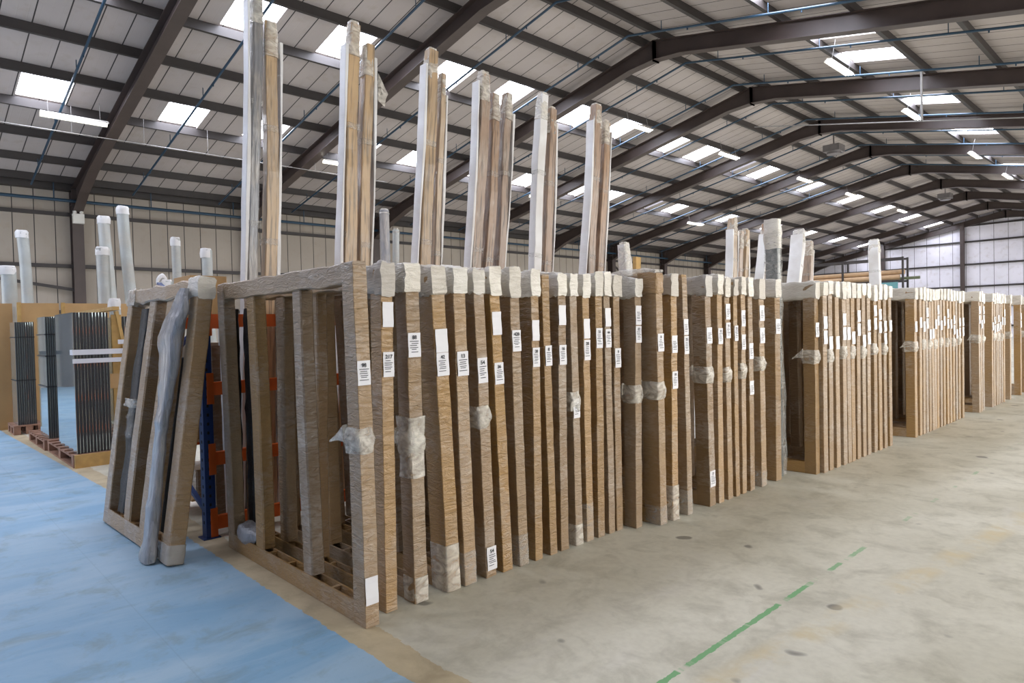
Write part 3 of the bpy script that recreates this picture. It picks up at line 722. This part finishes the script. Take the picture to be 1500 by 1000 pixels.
# film-wrapped dark frame at the open gap
T = thing('film_wrapped_panel', 'tall dark panel in clear film standing at the first open gap in the row', 'panel', (-3.345, 7.12, .004))
MB().sweep(vrings(0, 0, 0, 2.72, .14, .07, 16, .004, 1), (1, 0, 0), (0, 1, 0), .2, .004, 1).obj('panel', 'darkfilm', T)
MB().sweep(vrings(0, 0, 2.5, 2.82, .17, .10, 6, .004, 1), (1, 0, 0), (0, 1, 0), .3, .02, 1, 10, 3).obj('film_cap', 'foam', T, True)
MB().sweep(vrings(.01, 0, 0.02, 2.7, .165, .10, 22, .02, 1), (1, 0, 0), (0, 1, 0), .3, .02, 6, 6, 3).obj('film_bag', 'film', T, True)
# two tubes seen between the second and third stands
for k, (x, y, h, r, lab) in enumerate(((-10, 6.42, 3.8, .085, 'grey wrapped tube standing far behind the second tall pair'), (-10.1, 6.72, 3.5, .06, 'slim pale tube leaning beside the grey wrapped tube'))):
    T = thing('wrapped_tube', lab, 'tube', (x, y, 0))
    MB().tube((0, -.0-.12*k, .0), (0, 0, h), r, 12).obj('tube_body', 'greywrap' if k == 0 else 'bubble', T, True)
    MB().tube((0, 0, h-.06), (0, 0, h+.03), r+.01, 12, r*.7).obj('end_wrap', 'filmw', T, True)
tag(MB().bar((-6.0, 8.15, 0), (-6.0, 8.28, 2.72), .06, .12).obj('pine_offcut', 'pine'), 'slim yellow timber leaning beside the short white package', 'timber')

# ---------------------------------------------------------------- left: tubes, boards, glass stacks
TB = [(-16, 1.85, 3.08, .12, 'short bubble-wrapped tube at the far left'), (-18, 2.41, 4.05, .105, 'tall bubble-wrapped tube rising over the leftmost boards'),
      (-16, 3.36, 3.55, .115, 'thick pale tube left of the two taller ones by the column'), (-17.5, 3.9, 4.43, .115, 'tall grey tube just right of the wall column'),
      (-16, 3.86+.12, 4.44, .105, 'tallest violet-white tube leaning beside the column'), (-14, 4.29, 3.59, .075, 'slim violet-grey tube standing alone before the wall'),
      (-13, 4.52, 3.28, .085, 'pale green-white tube rising behind the leaning frame'), (-12, 3.43, 2.6, .08, 'short tube with a bent foam end above the leaning frame'),
      (-11.5, 2.55, 2.25, .075, 'short bubble-wrapped tube behind the pine stand'), (-10, 2.75, 2.3, .07, 'low white tube end behind the leaning frame'), (-17, 1.55, 2.9, .1, 'bubble-wrapped tube cut by the left edge')]
for k, (x, y, h, r, lab) in enumerate(TB):
    T = thing('wrapped_tube', lab, 'tube', (x, y, 0), (0, 0, 0), 'bubble-wrapped tubes standing at the left')
    ln = (.10, .16, .0, .18, .22, .10, .10, 0, .0, .0, .05)[k]
    n = 16; R = [((0, -ln+(ln)*1.0*(1-q/n)+.012*math.sin(q*.5+k), lerp(0, h, q/n)), 2*r*(1+.04*math.sin(q*.9)), 2*r) for q in range(n+1)]
    MB().sweep(R, (1, 0, 0), (0, 1, 0), .55, .008, k, 7, 2).obj('tube_body', 'bubble', T, True)
    R = [((0, -ln, lerp(h-.14, h+.03, q/4)), 2.2*r*(1-.15*(q == 4)), 2.2*r*(1-.15*(q == 4))) for q in range(5)]
    MB().sweep(R, (1, 0, 0), (0, 1, 0), .55, .012, k, 14, 2).obj('foam_end', 'white', T, True)
    if k == 7:
        R = [((0, -.14*q/6, h+.02+.07*math.sin(math.pi*q/6)-.02*q/6), .1, .1) for q in range(7)]
        MB().sweep(R, (1, 0, 0), (0, 0, 1), .5, .01, k, 14, 2).obj('bent_end', 'white', T, True)
for k, (ya, yb_, x, lab) in enumerate(((1.40, 1.76, -15.6, 'tan board at the far left behind the glass stacks'), (1.80, 2.46, -15.35, 'tan board upright behind the glass stacks, second from the left'), (2.49, 4.0, -15.35, 'widest tan board, right of the other two behind the glass'))):
    p = MB(); p.box(x-.03, x, ya, yb_, 0.0, 2.37); T = p.obj('upright_board', 'board'); tag(T, lab, 'board', 'tan boards standing behind the glass')
    MB().box(x+.001, x+.05, ya, ya+.06, 0.0, 2.38).obj('batten', 'pine', T)

def pallet(x1, y0, L, Wd, lab, ztop=.16):
    T = thing('wooden_pallet', lab, 'pallet', (x1, y0, 0), (0, 0, 0), 'wooden pallets under the glass stacks')
    for q in range(7): a = -L+q*(L-.12)/6; MB().box(a, a+.12, 0, Wd, ztop-.02, ztop).obj('deck_board', 'pallet', T)
    for yy in (0, Wd/2-.05, Wd-.1):
        MB().box(-L, 0, yy, yy+.1, ztop-.04, ztop-.021).obj('stringer_board', 'pallet', T)
        MB().box(-L, 0, yy, yy+.1, 0.001, .02).obj('bottom_board', 'pallet', T)
        for xx in (-L, -L/2-.07, -.14): MB().box(xx, xx+.14, yy, yy+.1, .021, ztop-.041).obj('block', 'pallet', T)
    return T
def glass_stack(x1, L, y0, y1, n, z0, z1, which, gname):
    w = (y1-y0)/n
    for q in range(n):
        T = thing('glass_unit', '%s glass unit counted from the blue floor in the %s stack' % (ORD[q], which), 'glass', (x1-.004*(q % 3), y0+q*w, z0), (0, 0, 0), gname)
        MB().box(-L, -.0, .003, .009, 0, z1-z0).obj('pane', 'glass', T)
        MB().box(-L, -.0, w-.010, w-.004, 0, z1-z0).obj('pane', 'glass', T)
        MB().box(-L+.003, .002, .0095, w-.0105, .002, z1-z0-.002).obj('spacer', 'edge', T)
        MB().box(.0005, .0045, w-.0095, w-.0045, .0, z1-z0).obj('glass_edge', 'glassedge', T)
pallet(-10.2, 1.73, 1.9, .49, 'pallet with pale timber side under the nearest glass stack', .17)
glass_stack(-10.25, 1.22, 1.78, 2.19, 11, .172, 2.03, 'nearest', 'glass units in the nearest stack')
MB_ = MB(); MB_.box(-10.195, -10.15, 1.74, 2.22, .0, .17); tag(MB_.obj('pine_beam', 'pine'), 'fresh pine beam along the end of the nearest pallet', 'timber')
pallet(-12.15, 1.70, 1.5, .48, 'reddish pallet under the middle glass stack')
glass_stack(-12.25, .72, 1.77, 2.03, 9, .162, 2.03, 'middle', 'glass units in the middle stack')
pallet(-14.55, 1.6, .78, .45, 'reddish pallet under the farthest glass stack')
glass_stack(-14.65, .6, 1.67, 1.96, 9, .162, 2.0, 'farthest', 'glass units in the farthest stack')
for k, (z0, z1, ya, yb_, xa, lab) in enumerate(((1.47, 1.54, 1.775, 2.6, -10.42, 'upper of two white straps round the nearest glass stack'), (1.36, 1.42, 1.775, 2.6, -10.26, 'lower of two white straps round the nearest glass stack'))):
    p = MB(); p.box(-10.244, -10.241, ya-.002, yb_, z0, z1); p.box(xa, -10.241, ya-.005, ya-.002, z0, z1); tag(p.obj('strap', 'strap'), lab, 'strap')
tag(MB().box(-10.258, -10.254, 2.3, 2.62, 1.60, 1.66).obj('strap', 'strap'), 'short white strap above the others across the pine stand', 'strap')
for (xa, xb, y0, y1, zs, wh) in ((-12.244, -12.98, 1.765, 2.032, (.95, 1.42, 1.75), 'middle'), (-14.644, -15.26, 1.665, 1.962, (.95, 1.72), 'farthest')):
    for q, z in enumerate(zs):
        p = MB(); p.box(xa, xa+.003, y0, y1, z, z+.016); p.box(xb, xa, y0-.004, y0-.001, z, z+.016)
        tag(p.obj('strap', 'bstrap'), '%s thin black strap, counted upward, round the %s glass stack' % (ORD[q], wh), 'strap')
T = thing('pine_stand', 'golden pine stand beside the nearest glass stack', 'stand', (0, 0, 0))
MB().box(-10.35, -10.30, 2.24, 2.36, 0, 2.0).obj('post', 'pine', T)
MB().bar((-10.31, 2.62, 0), (-10.31, 2.30, 2.05), .04, .1, (1, 0, 0)).obj('post', 'pine', T)
MB().box(-13.6, -10.26, 2.25, 2.33, 2.06, 2.11).obj('top_rail', 'pine', T)
MB().box(-10.36, -10.31, 2.37, 2.62, .02, .12).obj('foot_rail', 'pine', T)
MB().box(-10.292, -10.285, 2.2, 2.5, 1.0, 1.2).obj('card_patch', 'board', T)
MB().box(-12.9, -12.85, 2.24, 2.36, 0, 2.06).obj('post', 'pine', T)
glass_stack(-10.42, .9, 2.38, 2.62, 6, .005, 1.98, 'rear floor-standing', 'glass units behind the pine stand')

# ---------------------------------------------------------------- far rack with long tubes near the gable
T = thing('storage_rack', 'dark metal rack carrying long brown tubes near the far gable', 'rack', (0, 0, 0))
for x in (-19.4, -16.4, -12.95):
    for y in (44.6, 45.5): MB().box(x-.05, x+.05, y-.05, y+.05, 0, 5.45).obj('upright', 'steeld', T)
for z in (1.4, 2.8, 4.02, 5.38):
    for y in (44.6, 45.5): MB().box(-19.4, -12.95, y-.04, y+.04, z-.07, z+.05).obj('beam', 'steeld', T)
for x, y, z, r, L, lab in ((-18.9, 44.85, 4.24, .16, 5.7, 'thick cardboard tube lying on the far rack, front one'), (-18.7, 45.22, 4.24, .16, 5.2, 'thick cardboard tube lying on the far rack, behind the front one'), (-18.6, 45.05, 4.56, .15, 5.6, 'cardboard tube resting on top of the two on the far rack'), (-19.3, 44.9, 3.02, .16, 5.9, 'cardboard tube lying one level lower on the far rack')):
    tag(MB().tube((x, y, z), (x+L, y, z), r, 14).obj('cardboard_tube', 'tan', None, True), lab, 'tube', 'long tubes on the far rack')
tag(MB().box(-14.9, -13.2, 44.5, 44.54, 0, 3.94).obj('teal_sheet', 'teal'), 'teal sheet standing at the end of the far rack', 'sheet')
tag(MB().tube((-13.15, 44.8, 4.15), (-12.1, 44.8, 4.15), .09, 10).obj('green_roll', plain('moss_roll', (104, 112, 84), .7)), 'short dull green roll sticking out of the far rack', 'roll')
# goods glimpsed beyond the third gap
carton(-5.9, -4.9, 24.0, 24.8, 0, 1.1, 'pale carton on the floor far beyond the row', 'white', 5)
tag(MB().box(-6.4, -5.2, 27, 27.5, 0, 2.3).obj('dark_cabinet', 'darkfilm'), 'dark wrapped block standing far beyond the row', 'block')

# ---------------------------------------------------------------- light
w = bpy.data.worlds.new('World'); S.world = w; w.use_nodes = True
bg = w.node_tree.nodes['Background']; bg.inputs[0].default_value = (1.0, .985, .96, 1); bg.inputs[1].default_value = 2.1
